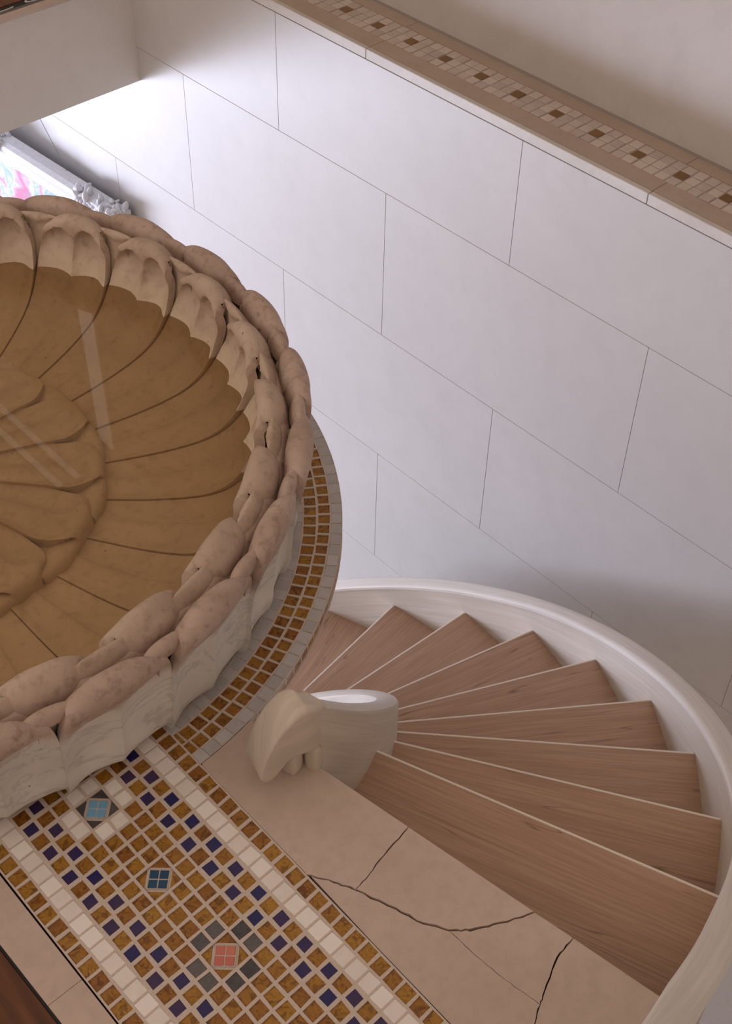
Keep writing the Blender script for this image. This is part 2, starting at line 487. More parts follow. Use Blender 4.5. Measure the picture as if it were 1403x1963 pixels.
U = Vector((1.0, .0333)); V_ = Vector((.015, 1.0))
O = Vector((.3605, .708))
px, py = .02625, .02555
def S(a, b):                                     # strip coordinates in cells -> plan
    p = O + U * (a * px) + V_ * (b * py); return (p.x, p.y)
bed = Bed()
def tile_mesh(n, w, h, m, bevel=.0009, dome=0.0):
    bm = bmesh.new()
    bmesh.ops.create_cube(bm, size=1)
    for v in bm.verts: v.co = (v.co.x * w, v.co.y * h, -.003 + v.co.z * .006)
    ed = [e for e in bm.edges if e.verts[0].co.z > -.001 and e.verts[1].co.z > -.001]
    bmesh.ops.bevel(bm, geom=ed, offset=bevel, segments=1, affect='EDGES')
    me = bpy.data.meshes.new(n); bm.to_mesh(me); bm.free(); me.materials.append(m); return me
TM = {k: tile_mesh(k, .0246, .0240, M[k]) for k in ('gold_tile', 'white_tile', 'indigo_tile', 'slate_tile')}
TM['white_big'] = tile_mesh('white_tile', .0270, .0246, M['white_tile'], .0016)
ang_s = math.atan2(U.y, U.x)
strip = link('mosaic_strip', mesh('x', [(0, 0, 0)], []), M['grout'], fland)
def put(name, me, x, y, z, rz=0, parent=None, tilt=.02):
    o = link(name, me, None, parent)
    o.location = (x, y, z); o.rotation_euler = (random.uniform(-tilt, tilt), random.uniform(-tilt, tilt), rz)
    return o
special = {(3.5, 13 - .5 + .17): ('sky_tile', 'slate_tile', 'white_tile'), (3.5, 6.67): ('teal_tile', 'gold_tile', 'gold_tile'), (3.5, .62): ('coral_tile', 'gold_tile', 'slate_tile')}
spec_rows = {12.5: ('sky_tile', 'slate_tile', 'white_tile'), 6.5: ('teal_tile', 'gold_tile', 'gold_tile'), .5: ('coral_tile', 'gold_tile', 'slate_tile')}
near = {}
block = set()
for r0, (a, b, c) in spec_rows.items():
    lo, hi = int(r0 - .5), int(r0 + .5)
    for cc in (3, 4):
        block |= {(cc, lo), (cc, hi)}
        near[(cc, lo - 1)] = c; near[(cc, hi + 1)] = c
    for rr_ in (lo, hi):
        near[(2, rr_)] = c; near[(5, rr_)] = c
rj = random.Random(3)
def hole_rect(a, b, hw, hh):
    q = []
    for sx, sy in ((-1, -1), (1, -1), (1, 1), (-1, 1)):
        q.append(S(a + sx * hw + rj.uniform(-.03, .03), b + sy * hh + rj.uniform(-.03, .03)))
    return q
RLO, RHI = -11, 17
lo_r, hi_r = RLO - .5, RHI + .5
for r_ in range(RLO, RHI + 1):
    for c_ in range(8):
        if (c_, r_) in block: continue
        kind = 'gold_tile'
        if (c_ == 0 and r_ % 2 == 0) or (c_ == 1 and r_ % 2 == 1) or (c_ == 6 and r_ % 2 == 1) or (c_ == 7 and r_ % 2 == 0): kind = 'indigo_tile'
        kind = near.get((c_, r_), kind)
        hw = .345 if kind == 'indigo_tile' else .405
        outer = [S(c_ - .5, r_ - .5), S(c_ + .5, r_ - .5), S(c_ + .5, r_ + .5), S(c_ - .5, r_ + .5)]
        bed.cell(outer, hole_rect(c_, r_, hw, hw + .005), 0, -.004)
        x, y = S(c_, r_)
        dz = {'gold_tile': -.0022, 'indigo_tile': -.0009, 'white_tile': -.0006, 'slate_tile': -.0016}[kind]
        put(kind, TM[kind], x, y, dz, ang_s, strip)
    # borders
    for side, (a_w, a_g) in (('L', (-1.06, -2.12)), ('R', (8.06, 9.12))):
        for a0, kind in ((a_w, 'white_tile'), (a_g, 'gold_tile')):
            wdt = 1.06
            sh = {('L', 'white_tile'): .28, ('R', 'white_tile'): .05, ('L', 'gold_tile'): .0, ('R', 'gold_tile'): .3}[(side, kind)]
            outer = [S(a0 - wdt / 2 - (.0), r_ - .5 + sh), S(a0 + wdt / 2, r_ - .5 + sh), S(a0 + wdt / 2, r_ + .5 + sh), S(a0 - wdt / 2, r_ + .5 + sh)]
            hw = .475 if kind == 'white_tile' else .43
            bed.cell(outer, hole_rect(a0, r_ + sh, hw, hw - .03), 0, -.004)
            x, y = S(a0, r_ + sh)
            put(kind, TM['white_big'] if kind == 'white_tile' else TM[kind], x, y, (.0002 if kind == 'white_tile' else -.0018), ang_s, strip)
    # thin grout seam between the field and the white border
    for a0, a1 in ((-.53, -.5), (7.5, 7.53)):
        bed.quad([(*S(a0, r_ - .5), 0), (*S(a1, r_ - .5), 0), (*S(a1, r_ + .5), 0), (*S(a0, r_ + .5), 0)])
# the three rosettes: four small squares set on the diagonal, four corner triangles
for r0, (kc, kt, _) in spec_rows.items():
    a0 = 3.5
    q = .80      # half diagonal of the inner square in cells
    D = [(a0, r0 - q), (a0 + q, r0), (a0, r0 + q), (a0 - q, r0)]
    corners = [(a0 - 1, r0 - 1), (a0 + 1, r0 - 1), (a0 + 1, r0 + 1), (a0 - 1, r0 + 1)]
    # triangles at the corners of the 2 x 2 block
    for (ca, cb) in corners:
        sa, sb = (1 if ca < a0 else -1), (1 if cb < r0 else -1)
        ina, inb = ca + sa * .09, cb + sb * .09
        k = .80
        tri = [(ina, inb), (ina + sa * k, inb), (ina, inb + sb * k)]
        tin = [S(*t) for t in tri]
        mid = (a0, r0)
        tp_ = [(*p, 0) for p in tin]
        me = fixn(prism(tin, -.006, -.0018, .0006)); me.materials.append(M[kt])
        link(kt, me, None, strip)
    # small squares
    e = q / 2
    for (da, db) in ((0, -e), (e, 0), (0, e), (-e, 0)):
        h = e * .87
        sq = [S(a0 + da + u, r0 + db + v) for u, v in ((0, -h), (h, 0), (0, h), (-h, 0))]
        me = fixn(prism(sq, -.006, -.0004, .0005)); me.materials.append(M[kc])
        link(kc, me, None, strip)
    bed.quad([(*S(*c_), -.0026) for c_ in corners])
    # grout frame around the diamond
    o4 = D; i4 = [(a0 + (x - a0) * 1.0, r0 + (y - r0) * 1.0) for x, y in D]
    big = 1.06
    for i in range(4):
        j = (i + 1) % 4
        A, B = D[i], D[j]
        oA = (a0 + (A[0] - a0) * big, r0 + (A[1] - r0) * big); oB = (a0 + (B[0] - a0) * big, r0 + (B[1] - r0) * big)
        bed.quad([(*S(*oA), -.0003), (*S(*oB), -.0003), (*S(*B), -.0003), (*S(*A), -.0003)])
    bed.quad([(*S(*d), -.0014) for d in D])
    for i in range(4):
        A, B = corners[i], corners[(i + 1) % 4]
        ia = (a0 + (A[0] - a0) * .91, r0 + (A[1] - r0) * .91); ib = (a0 + (B[0] - a0) * .91, r0 + (B[1] - r0) * .91)
        bed.quad([(*S(*A), 0), (*S(*B), 0), (*S(*ib), 0), (*S(*ia), 0)])
bm_ = mesh('mosaic_strip', bed.V, bed.F); fixn(bm_)
bm_.materials.append(M['grout']); strip.data = bm_

# ---- mosaic ring on the round platform
ringbed = Bed()
ring = link('mosaic_ring', mesh('x', [(0, 0, 0)], []), M['grout'], fland)
def PR(r_, a): return (RC.x + r_ * math.cos(rad(a)), RC.y + r_ * math.sin(rad(a)))
rowsR = [(.7125, .734, 'grey_tile', -.0003, .475, .45), (.6885, .7125, 'gold_tile', -.0022, .42, .42), (.6625, .6885, 'gold_tile', -.0022, .42, .42),
         (.6405, .6625, 'grey_tile', -.0004, .46, .45), (.6190, .6405, 'grey_tile', -.0010, .46, .45)]
pa = 2.05
ringtm = {}
for (r0, r1, kind, dz, fa, fr_) in rowsR:
    rm = (r0 + r1) / 2
    w = (r1 - r0) * .95; h = rm * rad(pa) * .95
    ringtm[r0] = tile_mesh(kind, w, h, M[kind], .0009)
rest = Bed()
for (r0, r1, kind, dz, fa, fr_) in rowsR:
    rm = (r0 + r1) / 2
    ofs = {.7125: .6, .6885: .35, .6625: 0, .6405: .8, .619: .2}[r0]
    k = 0
    a = -91.5 + ofs
    while a < 100:
        x, y = PR(rm, a)
        # the straight strip and its border replace the ring beyond its right edge
        if left(y) - .016 < x <= left(y) + .010:
            aj = pa / 2
            def clip(poly, m):
                out = []
                for p_, q_ in zip(poly, poly[1:] + poly[:1]):
                    fp, fq = p_[0] - left(p_[1]) - m, q_[0] - left(q_[1]) - m
                    if fp >= 0: out.append(p_)
                    if fp * fq < 0:
                        t_ = fp / (fp - fq); out.append((p_[0] + (q_[0] - p_[0]) * t_, p_[1] + (q_[1] - p_[1]) * t_))
                return out
            da = pa * fa; dr = (r1 - r0) * fr_
            o_ = clip([PR(r0, a - aj), PR(r1, a - aj), PR(r1, a + aj), PR(r0, a + aj)], .0004)
            h_ = clip([PR(rm - dr, a - da), PR(rm + dr, a - da), PR(rm + dr, a + da), PR(rm - dr, a + da)], .002)
            if len(o_) > 2: ringbed.quad([(*p_, -.0006) for p_ in o_])
            if len(h_) > 2:
                ar = abs(sum(p_[0] * q_[1] - q_[0] * p_[1] for p_, q_ in zip(h_, h_[1:] + h_[:1]))) / 2
                if ar > 6e-5: link(kind, fixn(prism(h_, -.006, .0)), M[kind], ring)
        elif x > left(y) + .010:
            aj = pa / 2
            outer = [PR(r0, a - aj), PR(r1, a - aj), PR(r1, a + aj), PR(r0, a + aj)]
            j = lambda: rj.uniform(-.0006, .0006)
            dr = (r1 - r0) * fr_; da = pa * fa
            hole = [(p[0] + j(), p[1] + j()) for p in (PR(rm - dr, a - da), PR(rm + dr, a - da), PR(rm + dr, a + da), PR(rm - dr, a + da))]
            ringbed.cell(outer, hole, 0, -.004)
            if a < 32:
                put(kind, ringtm[r0], x, y, dz, rad(a), ring, .025)
            else:
                rest.quad([(*p, dz) for p in hole])
        a += pa
# rim face of the platform with its own row of gold tiles
side = tile_mesh('gold_tile', .0225, .0235, M['gold_tile'], .001)
a = -80
while a < 32:
    o = link('gold_tile', side, None, ring)
    x, y = PR(RR - .0022, a)
    o.matrix_world = Matrix.Translation((x, y, -.0165)) @ Matrix.Rotation(rad(a), 4, 'Z') @ Matrix.Rotation(rad(90), 4, 'Y')
    a += pa
nseg = 120
for i in range(nseg):
    a0 = -80 + 260 * i / nseg; a1 = -80 + 260 * (i + 1) / nseg
    for (ra, za, rb, zb) in ((RR, 0, RR, -.0035), (RR, -.0035, RR - .0025, -.0035), (RR - .0025, -.0035, RR - .0025, -.0295), (RR - .0025, -.0295, RR, -.0295), (RR, -.0295, RR, -.032), (RR, -.032, RR - .05, -.05), (RR - .05, -.05, RR - .2, -.16)):
        ringbed.quad([(*PR(ra, a0), za), (*PR(ra, a1), za), (*PR(rb, a1), zb), (*PR(rb, a0), zb)])
    ringbed.quad([(*PR(.10, a0), -.001), (*PR(.6195, a0), -.001), (*PR(.6195, a1), -.001), (*PR(.10, a1), -.001)])
rm_ = mesh('mosaic_ring', ringbed.V, ringbed.F); fixn(rm_); rm_.materials.append(M['grout']); ring.data = rm_
ro = link('ring_tile_rest', mesh('rest', rest.V, rest.F), M['gold_tile'], ring); ro['kind'] = 'stuff'

# ------------------------------------------------------------------ staircase
stair = empty('spiral_staircase', (SC.x, SC.y, ZF))
tag(stair, 'curved oak staircase with bleached wood stringers winding down below the landing', 'staircase')
def child(name, me, m, smooth=False, sharp=None, parent=stair):
    o = link(name, me, m, parent, smooth, sharp); return o
RISE = .17; A1 = -66.3; DA = 11.1
def hel(a): return -RISE - RISE * (a - A1) / DA
RO, RI = 1.342, .722
def nose_line(k, off=0.0):
    a = A1 + DA * (k - 1); phi = rad(a - 3.2)
    d = Vector((math.cos(phi), math.sin(phi))); n = Vector((-d.y, d.x))
    return n * (.0747 + off), d, n
def on_circle(base, d, r):
    b = base.dot(d); c = base.length_squared - r * r
    return base + d * (-b + math.sqrt(b * b - c))
NS = 18
for k in range(1, NS + 1):
    z = -RISE * k
    b0, d0, n0 = nose_line(k, 0.0)
    b1, d1, n1 = nose_line(k - 1, -.035)
    po, pi_ = on_circle(b0, d0, RO), on_circle(b0, d0, RI)
    qo, qi = on_circle(b1, d1, RO), on_circle(b1, d1, RI)
    ao, bo = math.atan2(qo.y, qo.x), math.atan2(po.y, po.x)
    ai, bi = math.atan2(qi.y, qi.x), math.atan2(pi_.y, pi_.x)
    if bo < ao: bo += 2 * PI
    if bi < ai: bi += 2 * PI
    outer = [(RO * math.cos(t), RO * math.sin(t)) for t in np.linspace(ao, bo, 7)]
    inner = [(RI * math.cos(t), RI * math.sin(t)) for t in np.linspace(bi, ai, 5)]
    ang = math.atan2(d0.y, d0.x)
    ca, sa = math.cos(-ang), math.sin(-ang)
    loc = [((x * ca - y * sa), (x * sa + y * ca)) for x, y in outer + inner]
    me = prism(loc, -.034, 0, .0028, 2)
    o = child('tread', me, M['oak'], True, 30)
    o.location = (0, 0, z - ZF); o.rotation_euler = (0, 0, ang)
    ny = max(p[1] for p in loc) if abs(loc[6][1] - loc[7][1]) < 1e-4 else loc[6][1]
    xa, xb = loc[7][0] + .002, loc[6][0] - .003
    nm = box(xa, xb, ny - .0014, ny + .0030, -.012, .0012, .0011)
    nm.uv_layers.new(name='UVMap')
    link('nosing_strip', nm, M['nosing'], o)  # strip added for the bright lit edge of each tread
    # riser board below this tread's nosing
    rb, rd, rn = nose_line(k, -.022)
    x0, x1 = RI - .004, RO + .002
    me = box(0, 1, 0, 1, 0, 1)
    p0, p1 = on_circle(rb, rd, RI), on_circle(rb, rd, RO)
    q0, q1 = p0 - rn * .016, p1 - rn * .016
    me = prism([tuple(p0), tuple(p1), tuple(q1), tuple(q0)], -RISE, -.034)
    uvl = me.uv_layers.new(name='UVMap')
    for lp in me.loops:
        v = me.vertices[lp.vertex_index].co; uvl.data[lp.index].uv = (math.hypot(v.x, v.y), v.z)
    o = child('riser', me, M['pale']); o.location = (0, 0, z - ZF)
# landing riser under the slab edge
me = prism([(edge(.99) - .004, .99), (edge(.2) - .004, .2), (edge(.2) - .02, .2), (edge(.99) - .02, .99)], -.30, -.0305)
uvl = me.uv_layers.new(name='UVMap')
for lp in me.loops:
    v = me.vertices[lp.vertex_index].co; uvl.data[lp.index].uv = (v.y, v.z)
o = child('riser', me, M['pale']); o.location = (-SC.x, -SC.y, -ZF)

def sweep(section, angles, uvs=True):
    """section(a) -> list of (r, z) round the profile; swept about the stair axis"""
    V, F, UV = [], [], []
    n = None
    for a in angles:
        s = section(a); n = len(s)
        acc = 0; prev = None
        for (r_, z) in s:
            V.append((r_ * math.cos(rad(a)), r_ * math.sin(rad(a)), z))
            if prev: acc += math.hypot(r_ - prev[0], z - prev[1])
            prev = (r_, z)
            UV.append((rad(a) * 1.2, z - (hel(a) if a > A1 - 30 else 0) + r_ * .8))
    for i in range(len(angles) - 1):
        for j in range(n):
            F.append((i * n + j, i * n + (j + 1) % n, (i + 1) * n + (j + 1) % n, (i + 1) * n + j))
    F.append(tuple(range(n))); F.append(tuple(reversed(range((len(angles) - 1) * n, len(angles) * n))))
    me = mesh('sweep', V, F); fixn(me)
    uvl = me.uv_layers.new(name='UVMap')
    for lp in me.loops: uvl.data[lp.index].uv = UV[lp.vertex_index]
    return me
def sm(t): t = max(0, min(1, t)); return t * t * (3 - 2 * t)
AEND = A1 + DA * (NS - 1) + 6
def top_out(a):
    return hel(a) + .078
def dro(a): return -.014 * sm((-60 - a) / 14) * (1 - sm((-80 - a) / 8))
def sec_outer(a):
    z = top_out(a); d = dro(a)
    lo = max(hel(a) - .26, ZF) if a > -80 else hel(a) - .26
    return [(1.341 + d, lo), (1.341 + d, z), (1.381 + d, z), (1.381 + d, lo)]
def sec_cap(a):
    z = top_out(a); d = dro(a)
    i0, i1 = 1.337 + d, 1.387 + d
    return [(i0, z), (i0, z + .010), (i0 + .004, z + .0145), (i0 + .012, z + .016), (i1 - .012, z + .016), (i1 - .004, z + .0145), (i1, z + .010), (i1, z)]
ang_o = list(np.arange(-96, AEND, 1.5))
os_ = child('outer_stringer', sweep(sec_outer, ang_o), M['pale'], True, 35); os_.location = (0, 0, -ZF)
oc = link('cap', sweep(sec_cap, ang_o), M['pale_cap'], os_, True, 35)

# inner stringer: helical wall with rounded top, curling over onto the landing at its head
RIO = .742
def rin(a):                                   # outer face radius
    return RIO - .012 * sm((-66 - a) / 12)
TH = .046
def top_in(a):
    return min(hel(a) + .158, .5)
def sec_inner(a):
    z = top_in(a); r1 = rin(a); r0 = r1 - TH
    lo = max(hel(a) - .30, ZF)
    e = .012
    return [(r1, lo), (r1, z - e), (r1 - e * .3, z - e * .3), (r1 - e, z), (r0 + e, z), (r0 + e * .3, z - e * .3), (r0, z - e), (r0, lo)]
AH = -77.0
ang_i = list(np.arange(AH, AEND, 1.5))
is_ = child('inner_stringer', sweep(sec_inner, ang_i), M['pale'], True, 40); is_.location = (0, 0, -ZF)

# scroll end: the stringer runs on over the landing, turns slightly and droops to a rounded tip
zt = top_in(AH)
TOP = [(-.012, -.004), (0, .0), (.012, .006), (.024, .009), (.036, .005), (.048, -.004), (.060, -.017), (.070, -.032), (.079, -.050), (.0865, -.070), (.0918, -.090), (.0940, -.104), (.0945, -.114)]
BOT = [(-.012, -.100), (.0, -.100), (.030, -.096), (.044, -.094), (.054, -.100), (.064, -.113), (.073, -.124), (.081, -.130), (.0875, -.130), (.0920, -.126), (.0940, -.120), (.0945, -.115)]
def dense(T):
    P = [Vector(t) for t in T]; P = [2 * P[0] - P[1]] + P + [2 * P[-1] - P[-2]]; o_ = []
    for p0, p1, p2, p3 in zip(P, P[1:], P[2:], P[3:]):
        for t in np.linspace(0, 1, 8, endpoint=False):
            o_.append(tuple(.5 * ((2 * p1) + (-p0 + p2) * t + (2 * p0 - 5 * p1 + 4 * p2 - p3) * t * t + (-p0 + 3 * p1 - 3 * p2 + p3) * t ** 3)))
    return o_ + [T[-1]]
TOP = [(a * 1.07 if a > .03 else a, b) for a, b in dense(TOP)]; BOT = [(a * 1.07 if a > .03 else a, b) for a, b in dense(BOT)]
def interp(T, x): return float(np.interp(x, [a for a, _ in T], [b for _, b in T]))
def scroll_mesh():
    # plan path of the face towards the steps
    path = {}
    p = Vector((rin(AH) * math.cos(rad(AH)), rin(AH) * math.sin(rad(AH))))
    a0, a1 = math.atan2(-.225, -.974) + 2 * PI, rad(164)
    st = np.r_[np.linspace(-.012, .06, 37), np.linspace(.062, .1010, 34)]
    V, F, UV = [], [], []
    cur = p.copy(); last = 0.0
    d0 = Vector((math.cos(a0), math.sin(a0)))
    nsec = 28
    for x in st:
        t = sm((x + .010) / .045); a = a0 + (a1 - a0) * t
        d = Vector((math.cos(a), math.sin(a)))
        if x <= 0: q = p + d0 * x
        else:
            cur = cur + d * (x - last); last = x; q = cur
        n = Vector((d.y, -d.x))
        zt_, zb_ = zt + interp(TOP, x), zt + interp(BOT, x)
        th = TH + .014 * sm(x / .05)
        hh = (zt_ - zb_) / 2; e = min(.009, hh)
        ex = min(.010, th / 2)
        # rounded rectangle section
        for k in range(nsec):
            c_ = k // 7; f_ = (k % 7) / 6 * PI / 2
            sx, sz = ((1, 1), (-1, 1), (-1, -1), (1, -1))[c_]
            ca, sa = (math.cos(f_), math.sin(f_)) if c_ % 2 == 0 else (math.sin(f_), math.cos(f_))
            w = sx * (th / 2 - ex + ex * ca); z = (zt_ + zb_) / 2 + sz * (hh - e + e * sa)
            v = q + n * (th / 2 - w)
            V.append((v.x, v.y, z)); UV.append((x * 1.2 + 3, z * .35 + w * .5))
    for i_ in range(len(st) - 1):
        for k in range(nsec):
            F.append((i_ * nsec + k, i_ * nsec + (k + 1) % nsec, (i_ + 1) * nsec + (k + 1) % nsec, (i_ + 1) * nsec + k))
    F.append(tuple(range(nsec))); F.append(tuple(range((len(st) - 1) * nsec, len(st) * nsec)))
    me = mesh('scroll', V, F); fixn(me)
    uvl = me.uv_layers.new(name='UVMap')
    for lp in me.loops: uvl.data[lp.index].uv = UV[lp.vertex_index]
    return me
so = link('scroll_end', scroll_mesh(), M['pale'], is_, True, 60)
def pebble(cx, cy, cz, rx, ry, rz, rot):
    bm = bmesh.new(); bmesh.ops.create_icosphere(bm, subdivisions=3, radius=1)
    for v in bm.verts:
        c = v.co; s = lambda t: math.copysign(abs(t) ** .55, t)
        v.co = (s(c.x) * rx, s(c.y) * ry, s(c.z) * rz)
    bmesh.ops.rotate(bm, verts=bm.verts, cent=(0, 0, 0), matrix=Matrix.Rotation(rot, 3, 'Z'))
    bmesh.ops.translate(bm, verts=bm.verts, vec=(cx - SC.x, cy - SC.y, cz))
    me = bpy.data.meshes.new('foot'); bm.to_mesh(me); bm.free()
    me.uv_layers.new(name='UVMap'); return me
link('foot', pebble(.716, .890, .026, .014, .014, .030, .3), M['pale'], is_, True)
link('foot', pebble(.7470, .874, .022, .013, .013, .034, .3), M['pale'], is_, True)

# ------------------------------------------------------------------ carved lotus basin
BC = Vector((.555, 1.73, 0))
basin = empty('fountain_basin', BC)
tag(basin, 'round carved stone lotus basin with rows of petals, standing on the mosaic floor', 'basin')
NP = 23; PT = 360 / NP

def resample(P, n):
    P = np.array(P, float)
    # Catmull-Rom
    Q = np.vstack([2 * P[0] - P[1], P, 2 * P[-1] - P[-2]])
    out = []
    for i in range(1, len(Q) - 2):
        p0, p1, p2, p3 = Q[i - 1], Q[i], Q[i + 1], Q[i + 2]
        for t in np.linspace(0, 1, 12, endpoint=False):
            out.append(.5 * ((2 * p1) + (-p0 + p2) * t + (2 * p0 - 5 * p1 + 4 * p2 - p3) * t * t + (-p0 + 3 * p1 - 3 * p2 + p3) * t ** 3))
    out.append(Q[-2]); out = np.array(out)
    d = np.r_[0, np.cumsum(np.linalg.norm(np.diff(out, axis=0), axis=1))]
    s = np.linspace(0, d[-1], n)
    return np.c_[np.interp(s, d, out[:, 0]), np.interp(s, d, out[:, 1])], s / d[-1]

def petal(name, P, side, hw, disp, ns=44, nu=28, back=.018, lowz=None):
    """P profile (r,z); side=+1 normal up/inwards, -1 outwards; hw(s) half width in degrees; disp(u,s) offset along normal"""
    Q, S_ = resample(P, ns)
    T = np.gradient(Q, axis=0); T /= np.linalg.norm(T, axis=1)[:, None]
    Nn = np.c_[-T[:, 1], T[:, 0]] * side
    us = np.linspace(-1, 1, nu + 1)
    V, F = [], []
    cols = [('b', -1)] + [('f', u) for u in us] + [('b', 1)]
    for (typ, u) in cols:
        for i in range(ns):
            s = S_[i]
            h = disp(u, s) - (back if typ == 'b' else 0)
            r_, z = Q[i] + Nn[i] * h
            if lowz: z += lowz(u, s)
            a = rad(-u * hw(s) * (0.985 if typ == 'b' else 1))
            V.append((r_ * math.cos(a), r_ * math.sin(a), z))
    for c_ in range(len(cols) - 1):
        for i in range(ns - 1):
            F.append((c_ * ns + i, c_ * ns + i + 1, (c_ + 1) * ns + i + 1, (c_ + 1) * ns + i))
    me = mesh(name, V, F); fixn(me)
    # orient outwards along +normal: check the centre face
    me.materials.append(M['basin'])
    me.polygons.foreach_set('use_smooth', [True] * len(me.polygons)); me.set_sharp_from_angle(angle=rad(48))
    return me
ss = lambda a, b, x: sm((x - a) / (b - a))

# inner petals
P_in = [(.29, .076), (.36, .078), (.43, .081), (.49, .088), (.535, .100), (.568, .121), (.592, .150), (.607, .180), (.615, .200), (.617, .216), (.614, .234), (.616, .250), (.624, .260), (.636, .263), (.648, .256), (.658, .242), (.664, .226), (.665, .205)]
def hw_in(s):
    t = min(1, max(0, (s - .54) / .31)); return 7.75 * math.sqrt(1 - .56 * t ** 2.2)
def d_in(u, s):
    au = abs(math.sin(PI * u))
    lip = .800 - .062 * (1 - au ** .7) + .012 * u
    below = 1 - ss(lip - .004, lip + .012, s)
    ch = -(.0115 * au ** 1.3 * (.42 + .58 * ss(.35, .70, s)) + .0125 * au ** .7 * ss(lip - .13, lip - .01, s)) * below
    rib = .0024 * math.exp(-(u / .05) ** 2) * (1 - ss(lip - .02, lip + .02, s))
    fade = (.34 + .66 * ss(.4, .70, s)) * (1 - .85 * ss(.75, .85, s))
    edge_ = .0050 * ss(.62, .95, u) * fade - .0060 * ss(.5, 1.0, -u) * fade
    rim = -.009 * abs(u) ** 4 * ss(.78, .86, s)
    lump = .0025 * math.sin(2.6 * u + .8) * ss(.80, .88, s)
    return ch + rib + edge_ + rim + lump
me_in = petal('inner_petal', P_in, 1, hw_in, d_in, 110, 44, .018, lambda u, s: -.012 * abs(u) ** 2.6 * ss(.66, .84, s))
# small tips between the inner petals
P_it = [(.590, .135), (.606, .165), (.617, .195), (.623, .217), (.627, .236), (.635, .250), (.645, .253), (.655, .243), (.663, .228), (.665, .205)]
def hw_it(s):
    return 5.6 - .9 * sm((s - .3) / .5)
def d_it(u, s):
    lip = .56 + .10 * abs(u)
    return -.014 + .010 * ss(lip - .03, lip + .03, s) - .006 * abs(u) ** 2
me_it = petal('inner_tip', P_it, 1, hw_it, d_it, 32, 18, .014)
# outer petals
P_out = [(.640, .010), (.668, .018), (.680, .045), (.684, .08), (.687, .115), (.691, .148), (.697, .178), (.704, .204), (.710, .224), (.709, .240), (.701, .251), (.689, .254), (.678, .248), (.671, .235), (.667, .21)]
def hw_out(s):
    t = max(0, (s - .52) / .40); t = min(t, 1.12)
    return 7.85 - 1.9 * sm(t * .9) - .8 * max(0, t - .75)
def d_out(u, s):
    lip = .575 + .05 * abs(math.sin(PI * u)) - .05 * u
    ch = -.0155 * (abs(math.sin(PI * u)) ** .85) * (1 - ss(lip - .02, lip + .035, s)) * (.40 + .60 * ss(.06, .34, s))
    edge_ = .0035 * ss(.6, 1.0, u) - .0045 * ss(.5, 1.0, -u)
    crest = -.007 * abs(u) ** 3.0 * ss(.62, .8, s)
    lump = .003 * math.sin(2.3 * u + 1.0) * ss(.6, .75, s)
    return ch + edge_ + crest + lump
me_out = petal('outer_petal', P_out, -1, hw_out, d_out, 56, 36, .018, lambda u, s: -.012 * abs(u) ** 3 * ss(.62, .85, s) + .004 * abs(math.sin(PI * u)) * (1 - ss(.05, .25, s)))
P_ot = [(.676, .12), (.682, .155), (.689, .185), (.696, .208), (.701, .225), (.700, .239), (.692, .247), (.682, .247), (.673, .237), (.667, .215)]
def hw_ot(s):
    return 5.0 - 1.8 * sm((s - .35) / .5)
def d_ot(u, s):
    lip = .50 + .08 * abs(u)
    return -.012 + .009 * ss(lip - .04, lip + .04, s) - .008 * abs(u) ** 2.4 + .002 * u
me_ot = petal('outer_tip', P_ot, -1, hw_ot, d_ot, 30, 16, .014)
# rosette
P_ro = [(.03, .121), (.10, .119), (.18, .116), (.25, .112), (.285, .109), (.312, .112), (.330, .112), (.341, .105), (.345, .092), (.345, .066)]
NR = 14
def hw_ro(s):
    t = min(1, max(0, (s - .60) / .29)); return 12.9 * math.sqrt(1 - .80 * t ** 2.6)
def d_ro(u, s):
    lip = .80 - .06 * (1 - abs(math.sin(PI * u))) + .03 * u
    ch = -.0105 * abs(math.sin(PI * u)) ** 1.1 * (1 - ss(lip - .02, lip + .04, s)) * ss(.1, .5, s)
    return ch + .0025 * ss(.6, 1, u) - .0045 * ss(.55, 1, -u) + .002 * math.exp(-(u / .05) ** 2) * (1 - ss(lip - .03, lip, s)) - .004 * abs(u) ** 4 * ss(.6, .8, s)
me_ro = petal('rosette_petal', P_ro, 1, hw_ro, d_ro, 48, 30, .02)
P_rt = [(.25, .088), (.30, .092), (.325, .098), (.341, .096), (.348, .086), (.348, .066)]
me_rt = petal('rosette_tip', P_rt, 1, lambda s: 9.0 - 1.0 * sm((s - .4) / .6), lambda u, s: -.002 + .004 * ss(.42, .52, s + .1 * u) - .005 * u * u, 24, 14, .015)

def ringof(name, me, n, a0):
    for k in range(n):
        o = link(name, me, None, basin); o.rotation_euler = (0, 0, rad(a0 + k * 360 / n))
ringof('outer_petal', me_out, NP, 1.6)
ringof('outer_tip', me_ot, NP, 1.6 + PT / 2)
ringof('inner_petal', me_in, NP, 1.6 + PT / 2 + 1.0)
ringof('inner_tip', me_it, NP, 1.6 + 1.0)
ringof('rosette_petal', me_ro, NR, -7.0)
ringof('rosette_tip', me_rt, NR, -7.0 + 180 / NR)
